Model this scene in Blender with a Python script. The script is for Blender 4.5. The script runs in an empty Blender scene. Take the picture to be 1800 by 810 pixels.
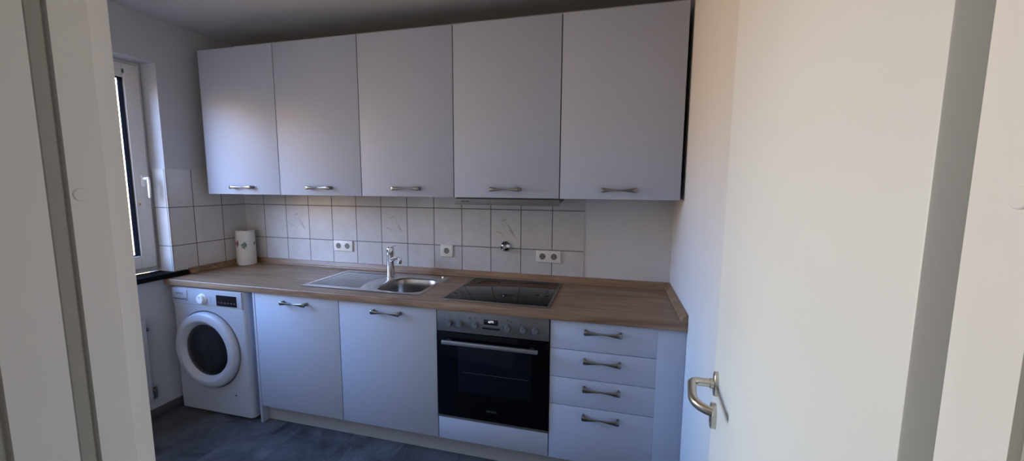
import bpy, bmesh, math, random
from mathutils import Vector, Matrix
random.seed(4)
S = bpy.context.scene
COL = S.collection
PI = math.pi

# ------------------------------------------------------------------ materials
def nodes(name):
    m = bpy.data.materials.new(name); m.use_nodes = True
    t = m.node_tree
    return m, t, t.nodes['Principled BSDF']

def setp(b, **k):
    names = dict(color='Base Color', rough='Roughness', metal='Metallic', spec='Specular IOR Level', coat='Coat Weight',
                 ec='Emission Color', es='Emission Strength', aniso='Anisotropic')
    for a, v in k.items():
        b.inputs[names[a]].default_value = (*v, 1) if isinstance(v, tuple) else v

def mat(name, color, rough=.5, metal=0., noise=0., nscale=30., bump=0., bscale=200., stretch=(1, 1, 1), **k):
    """principled surface with a little noise in colour and relief"""
    m, t, b = nodes(name)
    setp(b, color=color, rough=rough, metal=metal, **k)
    tc = t.nodes.new('ShaderNodeTexCoord')
    mp = t.nodes.new('ShaderNodeMapping'); mp.inputs['Scale'].default_value = stretch
    t.links.new(tc.outputs['Object'], mp.inputs['Vector'])
    n = t.nodes.new('ShaderNodeTexNoise'); n.inputs['Scale'].default_value = nscale; n.inputs['Detail'].default_value = 4
    t.links.new(mp.outputs['Vector'], n.inputs['Vector'])
    r = t.nodes.new('ShaderNodeValToRGB')
    c = Vector(color)
    r.color_ramp.elements[0].position = .3; r.color_ramp.elements[1].position = .7
    r.color_ramp.elements[0].color = (*(c * (1 - noise)), 1)
    r.color_ramp.elements[1].color = (*[min(1, x) for x in c * (1 + noise)], 1)
    t.links.new(n.outputs['Fac'], r.inputs['Fac'])
    t.links.new(r.outputs['Color'], b.inputs['Base Color'])
    if bump:
        n2 = t.nodes.new('ShaderNodeTexNoise'); n2.inputs['Scale'].default_value = bscale; n2.inputs['Detail'].default_value = 3
        t.links.new(mp.outputs['Vector'], n2.inputs['Vector'])
        bp = t.nodes.new('ShaderNodeBump'); bp.inputs['Strength'].default_value = bump; bp.inputs['Distance'].default_value = .002
        t.links.new(n2.outputs['Fac'], bp.inputs['Height']); t.links.new(bp.outputs['Normal'], b.inputs['Normal'])
    return m

M = {}
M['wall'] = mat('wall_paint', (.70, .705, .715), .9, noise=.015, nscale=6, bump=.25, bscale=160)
M['wall_shade'] = mat('wall_paint_shaded', (.49, .51, .555), .9, noise=.015, nscale=6, bump=.25, bscale=160)  # same wall paint, with the window wall's shade put into its colour
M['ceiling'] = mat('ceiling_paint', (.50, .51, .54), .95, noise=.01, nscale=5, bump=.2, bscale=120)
M['frame'] = mat('door_frame_enamel', (.83, .83, .825), .42, noise=.012, nscale=7, bump=.05, bscale=60)
M['leaf'] = mat('door_leaf_enamel', (.80, .825, .835), .45, noise=.01, nscale=4, bump=.04, bscale=40)
M['grey_strip'] = mat('grey_groove_strip', (.40, .395, .37), .7, noise=.03)
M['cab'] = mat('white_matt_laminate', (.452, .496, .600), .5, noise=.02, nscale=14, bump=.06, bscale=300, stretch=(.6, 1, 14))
M['carcass'] = mat('carcass_board_gap_shade', (.05, .05, .055), .6, noise=.02)  # shade in the gaps between fronts is put into this dark colour
M['plinth'] = mat('plinth_board', (.42, .42, .43), .55, noise=.02)
M['steel'] = mat('brushed_steel', (.62, .62, .62), .3, 1., noise=.04, nscale=60, stretch=(1, 30, 30))
M['sink_steel'] = mat('sink_steel', (.52, .52, .53), .3, 1., noise=.05, nscale=40)
M['bowl_steel'] = mat('bowl_steel_darker', (.36, .355, .35), .26, 1., noise=.05, nscale=40)  # darker copy of the sink steel for the inside of the bowl
M['hob_trim'] = mat('hob_trim_steel', (.27, .265, .255), .36, 1., noise=.04, nscale=60)
M['oven_bar'] = mat('oven_handle_steel', (.36, .36, .36), .42, .9, noise=.03, nscale=60)
M['chrome'] = mat('chrome', (.80, .80, .82), .08, 1., noise=.01)
M['handle'] = mat('satin_nickel', (.25, .24, .22), .32, 1., noise=.03, nscale=90)
M['lever'] = mat('satin_door_lever_steel', (.60, .56, .48), .3, 1., noise=.03, nscale=90)
M['black_glass'] = mat('black_glass', (.0025, .003, .005), .08, noise=.02, spec=.13)
M['hob_glass'] = mat('hob_ceramic_glass', (.006, .006, .008), .06, noise=.02, spec=.24)
M['oven_window'] = mat('oven_window_glass', (.006, .0075, .014), .14, noise=.06, spec=.16)
M['oven_panel'] = mat('oven_control_panel_steel', (.20, .20, .205), .42, .72, noise=.04, nscale=50, stretch=(1, 20, 20))
M['knob'] = mat('oven_knob_grey', (.21, .225, .24), .36, .6, noise=.03)
M['hood'] = mat('hood_silver_paint', (.15, .15, .16), .45, .2, noise=.02)
M['washer'] = mat('appliance_white_enamel', (.45, .48, .55), .32, noise=.01)
M['washer_ring'] = mat('washer_door_plastic', (.50, .525, .59), .35, noise=.01)
M['washer_dark'] = mat('washer_porthole_glass', (.016, .017, .021), .22, noise=.3, nscale=9, spec=.3)
M['display'] = mat('display_black', (.006, .006, .008), .15, noise=.02)
M['ink'] = mat('dark_print', (.10, .12, .18), .6, noise=.02)
M['ink_dark'] = mat('black_print', (.02, .02, .025), .5, noise=.02)
M['ink_grey'] = mat('grey_print', (.09, .09, .095), .5, noise=.02)
M['socket'] = mat('socket_plastic', (.80, .79, .75), .35, noise=.01)
M['socket_in'] = mat('socket_recess_shade', (.20, .195, .19), .45, noise=.02)  # shade inside the socket recess, put into a darker tone
M['pin_dark'] = mat('socket_pin_hole', (.02, .02, .02), .6, noise=.02)
M['upvc'] = mat('window_frame_plastic', (.72, .72, .72), .35, noise=.01)
M['gasket'] = mat('window_gasket_rubber', (.006, .007, .010), .9, noise=.05, spec=0.)
M['white_plastic'] = mat('white_handle_plastic', (.86, .86, .87), .3, noise=.01)
M['brass'] = mat('brass_screw', (.60, .42, .18), .35, 1., noise=.05)
M['radiator'] = mat('radiator_enamel', (.50, .51, .54), .35, noise=.01)
M['skirting'] = mat('dark_skirting', (.075, .075, .085), .6, noise=.1)
M['rubber'] = mat('black_rubber', (.02, .02, .02), .7, noise=.05)
M['motif'] = mat('tile_decor_glaze', (.43, .425, .44), .4, noise=.15, nscale=120)
M['paper_core'] = mat('cardboard_core', (.35, .26, .17), .9, noise=.06)
M['corridor_floor'] = mat('corridor_floor_laminate', (.30, .24, .18), .5, noise=.15, nscale=6, stretch=(1, 8, 1))

def emis(name, col, st):
    m, t, b = nodes(name); setp(b, color=(0.02, .02, .02), ec=col, es=st, rough=.4); return m
M['digits'] = emis('display_digits', (.92, .95, 1.), 1.1)

def math_node(t, op, a=None, b=None, c=None):
    n = t.nodes.new('ShaderNodeMath'); n.operation = op
    for i, v in enumerate((a, b, c)):
        if v is None: continue
        if isinstance(v, (int, float)): n.inputs[i].default_value = v
        else: t.links.new(v, n.inputs[i])
    return n.outputs[0]

def tile_mat(name, ax, u0, w, v0, h, grout_w, tile_col, grout_col, rough, mottle, mscale, vax='Z', bump=.5, gsoft=.0012, seed=0, per_tile=.04, detail=6, nrough=.6):
    """tiles on a u,v grid in world metres (objects using it keep their origin at the world origin)"""
    m, t, b = nodes(name); setp(b, rough=rough)
    tc = t.nodes.new('ShaderNodeTexCoord'); sx = t.nodes.new('ShaderNodeSeparateXYZ')
    t.links.new(tc.outputs['Object'], sx.inputs[0])
    U = math_node(t, 'DIVIDE', math_node(t, 'SUBTRACT', sx.outputs[ax], u0), w)
    V = math_node(t, 'DIVIDE', math_node(t, 'SUBTRACT', sx.outputs[vax], v0), h)
    def edge(X, s):
        f = math_node(t, 'FRACT', X); g = math_node(t, 'SUBTRACT', 1., f)
        return math_node(t, 'MULTIPLY', math_node(t, 'MINIMUM', f, g), s)
    d = math_node(t, 'MINIMUM', edge(U, w), edge(V, h))
    mr = t.nodes.new('ShaderNodeMapRange'); mr.interpolation_type = 'SMOOTHSTEP'
    t.links.new(d, mr.inputs['Value'])
    mr.inputs['From Min'].default_value = grout_w / 2 - gsoft / 2; mr.inputs['From Max'].default_value = grout_w / 2 + gsoft
    cb = t.nodes.new('ShaderNodeCombineXYZ')
    t.links.new(math_node(t, 'FLOOR', U), cb.inputs[0]); t.links.new(math_node(t, 'FLOOR', V), cb.inputs[1]); cb.inputs[2].default_value = seed
    wn = t.nodes.new('ShaderNodeTexWhiteNoise'); wn.noise_dimensions = '3D'; t.links.new(cb.outputs[0], wn.inputs['Vector'])
    n = t.nodes.new('ShaderNodeTexNoise'); n.inputs['Scale'].default_value = mscale; n.inputs['Detail'].default_value = detail; n.inputs['Roughness'].default_value = nrough
    n.inputs['Distortion'].default_value = .6
    add = t.nodes.new('ShaderNodeVectorMath'); add.operation = 'ADD'
    sc = t.nodes.new('ShaderNodeVectorMath'); sc.operation = 'SCALE'; sc.inputs['Scale'].default_value = 7.
    t.links.new(wn.outputs['Color'], sc.inputs[0]); t.links.new(tc.outputs['Object'], add.inputs[0]); t.links.new(sc.outputs[0], add.inputs[1])
    t.links.new(add.outputs[0], n.inputs['Vector'])
    rp = t.nodes.new('ShaderNodeValToRGB'); c = Vector(tile_col)
    rp.color_ramp.elements[0].position = .34; rp.color_ramp.elements[1].position = .66
    rp.color_ramp.elements[0].color = (*(c * (1 - mottle)), 1); rp.color_ramp.elements[1].color = (*(c * (1 + mottle)), 1)
    t.links.new(n.outputs['Fac'], rp.inputs['Fac'])
    hv = t.nodes.new('ShaderNodeHueSaturation'); t.links.new(rp.outputs['Color'], hv.inputs['Color'])
    t.links.new(math_node(t, 'MULTIPLY_ADD', wn.outputs['Value'], per_tile * 2, 1 - per_tile), hv.inputs['Value'])
    mx = t.nodes.new('ShaderNodeMix'); mx.data_type = 'RGBA'
    t.links.new(mr.outputs['Result'], mx.inputs['Factor']); mx.inputs['A'].default_value = (*grout_col, 1)
    t.links.new(hv.outputs['Color'], mx.inputs['B']); t.links.new(mx.outputs['Result'], b.inputs['Base Color'])
    t.links.new(math_node(t, 'MULTIPLY_ADD', mr.outputs['Result'], rough - .85, .85), b.inputs['Roughness'])
    bp = t.nodes.new('ShaderNodeBump'); bp.inputs['Strength'].default_value = bump; bp.inputs['Distance'].default_value = .0015
    hs = math_node(t, 'ADD', mr.outputs['Result'], math_node(t, 'MULTIPLY', n.outputs['Fac'], .25))
    t.links.new(hs, bp.inputs['Height']); t.links.new(bp.outputs['Normal'], b.inputs['Normal'])
    return m

TX0, TW, ZR1, TH = -1.7033, .2015, 1.0715, .2505
M['tile_back'] = tile_mat('wall_tiles_white_marbled', 'X', TX0, TW, ZR1, TH, .0046, (.60, .595, .60), (.13, .13, .135), .22, .05, 9)
M['tile_left'] = tile_mat('wall_tiles_white_marbled_side', 'Y', -.193, .199, ZR1, TH, .0046, (.60, .595, .60), (.13, .13, .135), .22, .05, 9, seed=3)
M['tile_reveal'] = tile_mat('wall_tiles_white_marbled_reveal', 'X', -1.893, .105, ZR1, TH, .0046, (.60, .595, .60), (.13, .13, .135), .22, .05, 9, seed=5)
M['floor'] = tile_mat('slate_grey_vinyl_floor', 'X', -.906, .337, -.25, 1.32, .0014, (.070, .076, .087), (.034, .036, .043), .45, .66, 5.5, vax='Y', bump=.3, seed=2, per_tile=.10, detail=10, nrough=.72)

def wood():
    m, t, b = nodes('oak_worktop_laminate'); setp(b, rough=.42)
    tc = t.nodes.new('ShaderNodeTexCoord'); mp = t.nodes.new('ShaderNodeMapping')
    mp.inputs['Scale'].default_value = (1.1, 11, 11); t.links.new(tc.outputs['Object'], mp.inputs['Vector'])
    n = t.nodes.new('ShaderNodeTexNoise'); n.inputs['Scale'].default_value = 2.1; n.inputs['Detail'].default_value = 8; n.inputs['Distortion'].default_value = .9
    n.inputs['Roughness'].default_value = .62
    t.links.new(mp.outputs['Vector'], n.inputs['Vector'])
    r = t.nodes.new('ShaderNodeValToRGB')
    e = r.color_ramp.elements; e[0].position = .25; e[0].color = (.15, .083, .044, 1); e[1].position = .78; e[1].color = (.46, .31, .20, 1)
    k = e.new(.5); k.color = (.30, .187, .112, 1)
    t.links.new(n.outputs['Fac'], r.inputs['Fac'])
    mp2 = t.nodes.new('ShaderNodeMapping'); mp2.inputs['Scale'].default_value = (4, 130, 130); t.links.new(tc.outputs['Object'], mp2.inputs['Vector'])
    n2 = t.nodes.new('ShaderNodeTexNoise'); n2.inputs['Scale'].default_value = 2; n2.inputs['Detail'].default_value = 3
    t.links.new(mp2.outputs['Vector'], n2.inputs['Vector'])
    mx = t.nodes.new('ShaderNodeMix'); mx.data_type = 'RGBA'; mx.blend_type = 'MULTIPLY'; mx.inputs['Factor'].default_value = .5
    r2 = t.nodes.new('ShaderNodeValToRGB'); r2.color_ramp.elements[0].position = .35; r2.color_ramp.elements[0].color = (.6, .57, .55, 1); r2.color_ramp.elements[1].position = .6
    t.links.new(n2.outputs['Fac'], r2.inputs['Fac'])
    t.links.new(r.outputs['Color'], mx.inputs['A']); t.links.new(r2.outputs['Color'], mx.inputs['B'])
    t.links.new(mx.outputs['Result'], b.inputs['Base Color'])
    bp = t.nodes.new('ShaderNodeBump'); bp.inputs['Strength'].default_value = .12; bp.inputs['Distance'].default_value = .001
    t.links.new(n2.outputs['Fac'], bp.inputs['Height']); t.links.new(bp.outputs['Normal'], b.inputs['Normal'])
    return m
M['wood'] = wood()
M['granite'] = mat('black_granite', (.008, .008, .010), .6, noise=.6, nscale=220, spec=.06)

def paper_roll_mat():
    m, t, b = nodes('printed_kitchen_paper'); setp(b, rough=.95)
    tc = t.nodes.new('ShaderNodeTexCoord')
    v = t.nodes.new('ShaderNodeTexVoronoi'); v.inputs['Scale'].default_value = 17; v.inputs['Randomness'].default_value = .8
    mp = t.nodes.new('ShaderNodeMapping'); mp.inputs['Location'].default_value = (.4, .73, .2); mp.inputs['Scale'].default_value = (1, 1, .75)
    nz = t.nodes.new('ShaderNodeTexNoise'); nz.inputs['Scale'].default_value = 60
    mxv = t.nodes.new('ShaderNodeMix'); mxv.data_type = 'RGBA'; mxv.blend_type = 'LINEAR_LIGHT'; mxv.inputs['Factor'].default_value = .02
    t.links.new(tc.outputs['Object'], mp.inputs['Vector']); t.links.new(mp.outputs['Vector'], mxv.inputs['A']); t.links.new(tc.outputs['Object'], nz.inputs['Vector'])
    t.links.new(nz.outputs['Color'], mxv.inputs['B']); t.links.new(mxv.outputs['Result'], v.inputs['Vector'])
    mr = t.nodes.new('ShaderNodeMapRange'); mr.inputs['From Min'].default_value = .24; mr.inputs['From Max'].default_value = .34
    t.links.new(v.outputs['Distance'], mr.inputs['Value'])
    sp = t.nodes.new('ShaderNodeSeparateColor'); t.links.new(v.outputs['Color'], sp.inputs['Color'])
    gate = math_node(t, 'GREATER_THAN', sp.outputs['Green'], .45)
    fac = math_node(t, 'MULTIPLY', math_node(t, 'SUBTRACT', 1., mr.outputs['Result']), gate)
    cr = t.nodes.new('ShaderNodeValToRGB'); cr.color_ramp.interpolation = 'CONSTANT'
    e = cr.color_ramp.elements; e[0].color = (.10, .16, .24, 1); e[1].position = .62; e[1].color = (.30, .12, .20, 1); k = e.new(.4); k.color = (.16, .24, .20, 1)
    t.links.new(sp.outputs['Red'], cr.inputs['Fac'])
    mx = t.nodes.new('ShaderNodeMix'); mx.data_type = 'RGBA'; mx.inputs['A'].default_value = (.80, .79, .76, 1)
    t.links.new(fac, mx.inputs['Factor']); t.links.new(cr.outputs['Color'], mx.inputs['B'])
    t.links.new(mx.outputs['Result'], b.inputs['Base Color'])
    bp = t.nodes.new('ShaderNodeBump'); bp.inputs['Strength'].default_value = .5; bp.inputs['Distance'].default_value = .002
    vb = t.nodes.new('ShaderNodeTexVoronoi'); vb.inputs['Scale'].default_value = 140; t.links.new(tc.outputs['Object'], vb.inputs['Vector'])
    t.links.new(vb.outputs['Distance'], bp.inputs['Height']); t.links.new(bp.outputs['Normal'], b.inputs['Normal'])
    return m
M['paper'] = paper_roll_mat()

def glass():
    m = bpy.data.materials.new('window_glass'); m.use_nodes = True; t = m.node_tree; t.nodes.clear()
    o = t.nodes.new('ShaderNodeOutputMaterial'); mx = t.nodes.new('ShaderNodeMixShader'); f = t.nodes.new('ShaderNodeFresnel'); f.inputs['IOR'].default_value = 1.45
    tr = t.nodes.new('ShaderNodeBsdfTransparent'); tr.inputs['Color'].default_value = (.95, .97, .97, 1)
    gl = t.nodes.new('ShaderNodeBsdfGlossy'); gl.inputs['Roughness'].default_value = .02
    gm = t.nodes.new('ShaderNodeNewGeometry'); t.links.new(math_node(t, 'MULTIPLY', f.outputs[0], math_node(t, 'SUBTRACT', 1., gm.outputs['Backfacing'])), mx.inputs[0]); t.links.new(tr.outputs[0], mx.inputs[1]); t.links.new(gl.outputs[0], mx.inputs[2]); t.links.new(mx.outputs[0], o.inputs[0])
    return m
M['glass'] = glass()

# ------------------------------------------------------------------ mesh helpers
def BM(): return bmesh.new()

def merge(dst, src, mtx=None):
    if mtx is not None: bmesh.ops.transform(src, matrix=mtx, verts=src.verts)
    me = bpy.data.meshes.new('tmp'); src.to_mesh(me); src.free(); dst.from_mesh(me); bpy.data.meshes.remove(me)

def box(bm, x0, x1, y0, y1, z0, z1, bev=0., seg=2, mtx=None):
    b = BM(); bmesh.ops.create_cube(b, size=1.)
    for v in b.verts:
        v.co = Vector(((x0 + x1) / 2 + v.co.x * (x1 - x0), (y0 + y1) / 2 + v.co.y * (y1 - y0), (z0 + z1) / 2 + v.co.z * (z1 - z0)))
    if bev: bmesh.ops.bevel(b, geom=b.edges[:], offset=bev, segments=seg, profile=.5, affect='EDGES')
    merge(bm, b, mtx); return bm

def cyl(bm, p0, p1, r0, r1=None, seg=32, caps=True):
    p0, p1 = Vector(p0), Vector(p1); d = p1 - p0
    b = BM(); bmesh.ops.create_cone(b, cap_ends=caps, segments=seg, radius1=r0, radius2=r0 if r1 is None else r1, depth=d.length)
    q = Vector((0, 0, 1)).rotation_difference(d.normalized())
    merge(bm, b, Matrix.Translation((p0 + p1) / 2) @ q.to_matrix().to_4x4()); return bm

def lathe(bm, prof, origin, axis, seg=48, up=None):
    """prof: (radius, height) pairs turned about axis through origin"""
    b = BM(); rings = []
    for r, h in prof:
        if r < 1e-6: rings.append([b.verts.new((0, 0, h))])
        else: rings.append([b.verts.new((r * math.cos(2 * PI * i / seg), r * math.sin(2 * PI * i / seg), h)) for i in range(seg)])
    for A, B in zip(rings, rings[1:]):
        if len(A) == 1 and len(B) == 1: continue
        for i in range(seg):
            j = (i + 1) % seg
            if len(A) == 1: b.faces.new((A[0], B[i], B[j]))
            elif len(B) == 1: b.faces.new((A[i], A[j], B[0]))
            else: b.faces.new((A[i], A[j], B[j], B[i]))
    q = Vector((0, 0, 1)).rotation_difference(Vector(axis).normalized())
    bmesh.ops.recalc_face_normals(b, faces=b.faces[:])
    merge(bm, b, Matrix.Translation(origin) @ q.to_matrix().to_4x4()); return bm

def sweep(bm, pts, sect, up=(0, 0, 1), cap=True):
    """sect: list of (a,b,exp) half sizes per point; elliptic tube along pts (a along side, b along up)"""
    b = BM(); P = [Vector(p) for p in pts]; rings = []; N = 20
    for i, p in enumerate(P):
        t = (P[min(i + 1, len(P) - 1)] - P[max(i - 1, 0)]).normalized()
        u = Vector(up); s = t.cross(u).normalized(); u = s.cross(t).normalized()
        a, c = sect[i] if isinstance(sect, list) else sect
        ring = []
        for k in range(N):
            th = 2 * PI * k / N; cx, sy = math.cos(th), math.sin(th)
            e = .75
            ring.append(b.verts.new(p + s * a * math.copysign(abs(cx) ** e, cx) + u * c * math.copysign(abs(sy) ** e, sy)))
        rings.append(ring)
    for A, B in zip(rings, rings[1:]):
        for k in range(N): b.faces.new((A[k], A[(k + 1) % N], B[(k + 1) % N], B[k]))
    if cap: b.faces.new(rings[0]); b.faces.new(rings[-1])
    bmesh.ops.recalc_face_normals(b, faces=b.faces[:]); merge(bm, b); return bm

def prism(bm, poly, axis, a0, a1, bev=0.):
    """extrude a 2-D polygon along an axis; poly in the other two axes (in xyz order)"""
    b = BM()
    def P(u, v, w):
        return {'x': (w, u, v), 'y': (u, w, v), 'z': (u, v, w)}[axis]
    A = [b.verts.new(P(u, v, a0)) for u, v in poly]; B = [b.verts.new(P(u, v, a1)) for u, v in poly]
    n = len(poly); b.faces.new(A); b.faces.new(B[::-1])
    for i in range(n): b.faces.new((A[i], B[i], B[(i + 1) % n], A[(i + 1) % n]))
    bmesh.ops.recalc_face_normals(b, faces=b.faces[:])
    if bev: bmesh.ops.bevel(b, geom=b.edges[:], offset=bev, segments=2, profile=.5, affect='EDGES')
    merge(bm, b); return bm

ORG = {}
def root_of(o):
    while o.parent: o = o.parent
    return o

def obj(name, bm, m, parent=None, smooth=None, kind=None, label=None):
    """link a bmesh given in world coordinates as one object; its origin is its thing's origin"""
    if parent is not None:
        bmesh.ops.translate(bm, verts=bm.verts, vec=-ORG[root_of(parent).name])
    bmesh.ops.remove_doubles(bm, verts=bm.verts, dist=1e-6)
    me = bpy.data.meshes.new(name); bm.to_mesh(me); bm.free()
    me.materials.append(M[m] if isinstance(m, str) else m)
    if smooth is not False:
        me.polygons.foreach_set('use_smooth', [True] * len(me.polygons))
        me.set_sharp_from_angle(angle=math.radians(smooth or 32))
    o = bpy.data.objects.new(name, me); COL.objects.link(o)
    if parent is not None: o.parent = parent
    else: ORG[o.name] = Vector((0, 0, 0))
    if kind: o['kind'] = kind
    if label: o['label'] = label
    return o

def thing(name, label, cat, loc, group=None, kind=None):
    o = bpy.data.objects.new(name, None); COL.objects.link(o); o.location = loc; o.empty_display_size = .1
    o['label'] = label; o['category'] = cat
    if group: o['group'] = group
    if kind: o['kind'] = kind
    ORG[o.name] = Vector(loc); return o

def tag(o, label, cat, group=None, kind=None):
    o['label'] = label; o['category'] = cat
    if group: o['group'] = group
    if kind: o['kind'] = kind
    return o

def dup(src, loc, label, rename=None):
    """copy a thing with its parts and sub-parts"""
    def rec(s, par):
        c = s.copy(); COL.objects.link(c)
        if par is not None: c.parent = par
        for ch in list(s.children): rec(ch, c)
        return c
    r = rec(src, None); r.location = loc; r['label'] = label; ORG[r.name] = Vector(loc); return r

def text(name, body, size, loc, m, parent, rot=(PI / 2, 0, 0), depth=.0004, align='CENTER', spacing=1.):
    cu = bpy.data.curves.new('txt', 'FONT'); cu.body = body; cu.size = size; cu.extrude = depth; cu.align_x = align; cu.align_y = 'CENTER'; cu.space_character = spacing
    to = bpy.data.objects.new('txt', cu); COL.objects.link(to)
    to.location = loc; to.rotation_euler = rot
    bpy.context.view_layer.update()
    dg = bpy.context.evaluated_depsgraph_get()
    me = bpy.data.meshes.new_from_object(to.evaluated_get(dg)); mw = to.matrix_world.copy()
    bpy.data.objects.remove(to); bpy.data.curves.remove(cu)
    bm = BM(); bm.from_mesh(me); bpy.data.meshes.remove(me); bmesh.ops.transform(bm, matrix=mw, verts=bm.verts)
    return obj(name, bm, m, parent, smooth=False)

# ------------------------------------------------------------------ dimensions
XL, XR = -1.89, 1.217          # side walls
ZC = 2.49                      # ceiling
YF = -2.134                    # kitchen face of the doorway wall
YC = -2.285                    # corridor face of the doorway wall
YW = -.545                     # window reveal nearest the kitchen units
YW2 = -1.72                    # other end of the window opening
XWIN = -2.0                    # inner face of the window frame
ZS, ZH = .905, 2.215           # sill top, window head
DXL, DXR = .379, 1.08          # clear door opening

# ------------------------------------------------------------------ setting
def struct(name, bm, m, label, cat, **k):
    o = obj(name, bm, m, kind='structure', **k); o['label'] = label; o['category'] = cat; return o

struct('floor', box(BM(), -2.3, 2.3, YF - .08, .1, -.1, 0), 'floor', 'dark slate grey floor with mottled rectangular tiles', 'floor')
struct('floor_corridor', box(BM(), -1.4, 2.6, -4.0, YF - .08, -.1, 0), 'corridor_floor', 'brown corridor floor outside the kitchen doorway', 'floor')
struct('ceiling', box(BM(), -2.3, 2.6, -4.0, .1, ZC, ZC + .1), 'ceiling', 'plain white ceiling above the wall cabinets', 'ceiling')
struct('wall_back', box(BM(), -2.3, 1.35, 0, .12, 0, ZC), 'wall', 'white painted wall behind the kitchen units', 'wall')
struct('wall_right', box(BM(), XR, XR + .12, YF, 0, 0, ZC), 'wall', 'white side wall at the end of the worktop', 'wall')
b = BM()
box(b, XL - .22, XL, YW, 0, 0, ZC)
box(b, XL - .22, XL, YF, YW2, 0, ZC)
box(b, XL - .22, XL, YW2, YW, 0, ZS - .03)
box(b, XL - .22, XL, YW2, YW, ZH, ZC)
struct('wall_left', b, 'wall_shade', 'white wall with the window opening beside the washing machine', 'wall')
b = BM()
box(b, XL - .22, DXL - .02, YC, YF, 0, ZC); box(b, DXR + .02, 2.5, YC, YF, 0, ZC); box(b, DXL - .02, DXR + .02, YC, YF, 2.03, ZC)
struct('wall_front', b, 'wall', 'white wall around the kitchen doorway', 'wall')
b = BM()
box(b, -1.4, -1.3, -4.0, YC, 0, ZC); struct('wall_corridor_left', b, 'wall', 'white corridor wall on the window side of the doorway', 'wall')
struct('wall_corridor_right', box(BM(), 2.5, 2.6, -4.0, YC, 0, ZC), 'wall', 'white corridor wall on the hinge side of the doorway', 'wall')
struct('wall_corridor_back', box(BM(), -1.4, 2.6, -4.1, -4.0, 0, ZC), 'wall', 'white corridor wall facing the kitchen doorway', 'wall')
b = BM(); box(b, XL, XL + .012, YF, -.08, 0, .06, .002)
struct('baseboard_left', b, 'skirting', 'dark low skirting along the wall under the window', 'baseboard')

# tiles (surface pattern of each wall lies in its material)
b = BM(); box(b, XL + .0, TX0 + 12 * TW - .0045, -.006, .0, .84, ZR1 + 2 * TH - .004)
tb = struct('trim_1', b, 'tile_back', 'white marbled wall tiles with grey grout behind the worktop', 'wall tiles')
b = BM(); box(b, XL, XL + .006, YW - .002, -.006, .84, ZR1 + 2 * TH - .004)
struct('trim_2', b, 'tile_left', 'white marbled wall tiles in the corner beside the window', 'wall tiles')
b = BM(); box(b, XWIN, XL + .006, YW - .006, YW, ZS, ZR1 + 2 * TH - .004)
struct('trim_3', b, 'tile_reveal', 'narrow wall tiles lining the window reveal', 'wall tiles')

def motif(i):
    """faint drawn sprig on one tile"""
    cx = TX0 + (i + .5) * TW; cz = ZR1 + .5 * TH; y = -.0068; b = BM()
    def stroke(pts, w):
        vs = []
        n = len(pts)
        for k, (u, v) in enumerate(pts):
            a = pts[max(k - 1, 0)]; c = pts[min(k + 1, n - 1)]; d = Vector((c[0] - a[0], c[1] - a[1])).normalized()
            hw = 1.35 * w * math.sin(PI * (k + .25) / (n - .5)) + .0004
            vs.append((b.verts.new((cx + u - d.y * hw, y, cz + v + d.x * hw)), b.verts.new((cx + u + d.y * hw, y, cz + v - d.x * hw))))
        for A, B in zip(vs, vs[1:]): b.faces.new((A[0], A[1], B[1], B[0]))
    stroke([(-.035, .045), (-.02, .053), (-.005, .057), (.008, .062)], .0042)
    stroke([(-.03, .036), (-.022, .028), (-.012, .024), (-.002, .026)], .0016)
    stroke([(0, .04), (.012, .028), (.02, .014), (.024, 0)], .0018)
    stroke([(.018, .016), (.030, .004), (.042, -.012), (.052, -.028)], .003)
    stroke([(.024, -.005), (.038, -.02), (.05, -.038), (.066, -.05)], .0042)
    stroke([(-.068, -.018), (-.052, -.022), (-.038, -.025), (-.026, -.034)], .0032)
    stroke([(-.026, -.03), (-.02, -.042), (-.014, -.052)], .002)
    return b
for i in (1, 5, 9): obj('tile_motif', motif(i), 'motif', tb, smooth=False)

# ------------------------------------------------------------------ window
w = thing('window_1', 'white plastic window with a tall pane above a black stone sill', 'window', (XWIN, -1.13, ZS), kind='structure')
XO = XWIN - .075
b = BM(); F = .05
for (y0, y1, z0, z1) in ((YW2, YW2 + F, ZS, ZH), (YW - F, YW, ZS, ZH), (YW2 + F, YW - F, ZH - F, ZH), (YW2 + F, YW - F, ZS, ZS + F)):
    box(b, XO, XWIN - .022, y0, y1, z0, z1, .003)
obj('window_frame', b, 'upvc', w)
SY0, SY1, SZ0, SZ1 = YW2 + .028, YW - .022, ZS + .032, ZH - .022
T = .083
b = BM()
for (y0, y1, z0, z1) in ((SY0, SY0 + T, SZ0, SZ1), (SY1 - T, SY1, SZ0, SZ1), (SY0 + T, SY1 - T, SZ1 - T, SZ1), (SY0 + T, SY1 - T, SZ0, SZ0 + T)):
    box(b, XO + .01, XWIN, y0, y1, z0, z1, .005, 3)
sash = obj('window_sash', b, 'upvc', w)
GY0, GY1, GZ0, GZ1 = SY0 + T, SY1 - T, SZ0 + T, SZ1 - T
b = BM(); g = .004
for (y0, y1, z0, z1) in ((GY0 - .001, GY0 + g, GZ0, GZ1), (GY1 - g, GY1 + .001, GZ0, GZ1), (GY0 + g, GY1 - g, GZ1 - g, GZ1 + .001), (GY0 + g, GY1 - g, GZ0 - .001, GZ0 + g)):
    box(b, XWIN - .050, XWIN - .013, y0, y1, z0, z1)
obj('window_gasket', b, 'gasket', w)
obj('window_pane', box(BM(), XWIN - .046, XWIN - .040, GY0 + .002, GY1 - .002, GZ0 + .002, GZ1 - .002), 'glass', w, smooth=False)
HY = SY1 - .036
b = BM(); box(b, XWIN, XWIN + .012, HY - .014, HY + .014, 1.455, 1.525, .005)
wh = obj('window_handle_plate', b, 'white_plastic', w)
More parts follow.
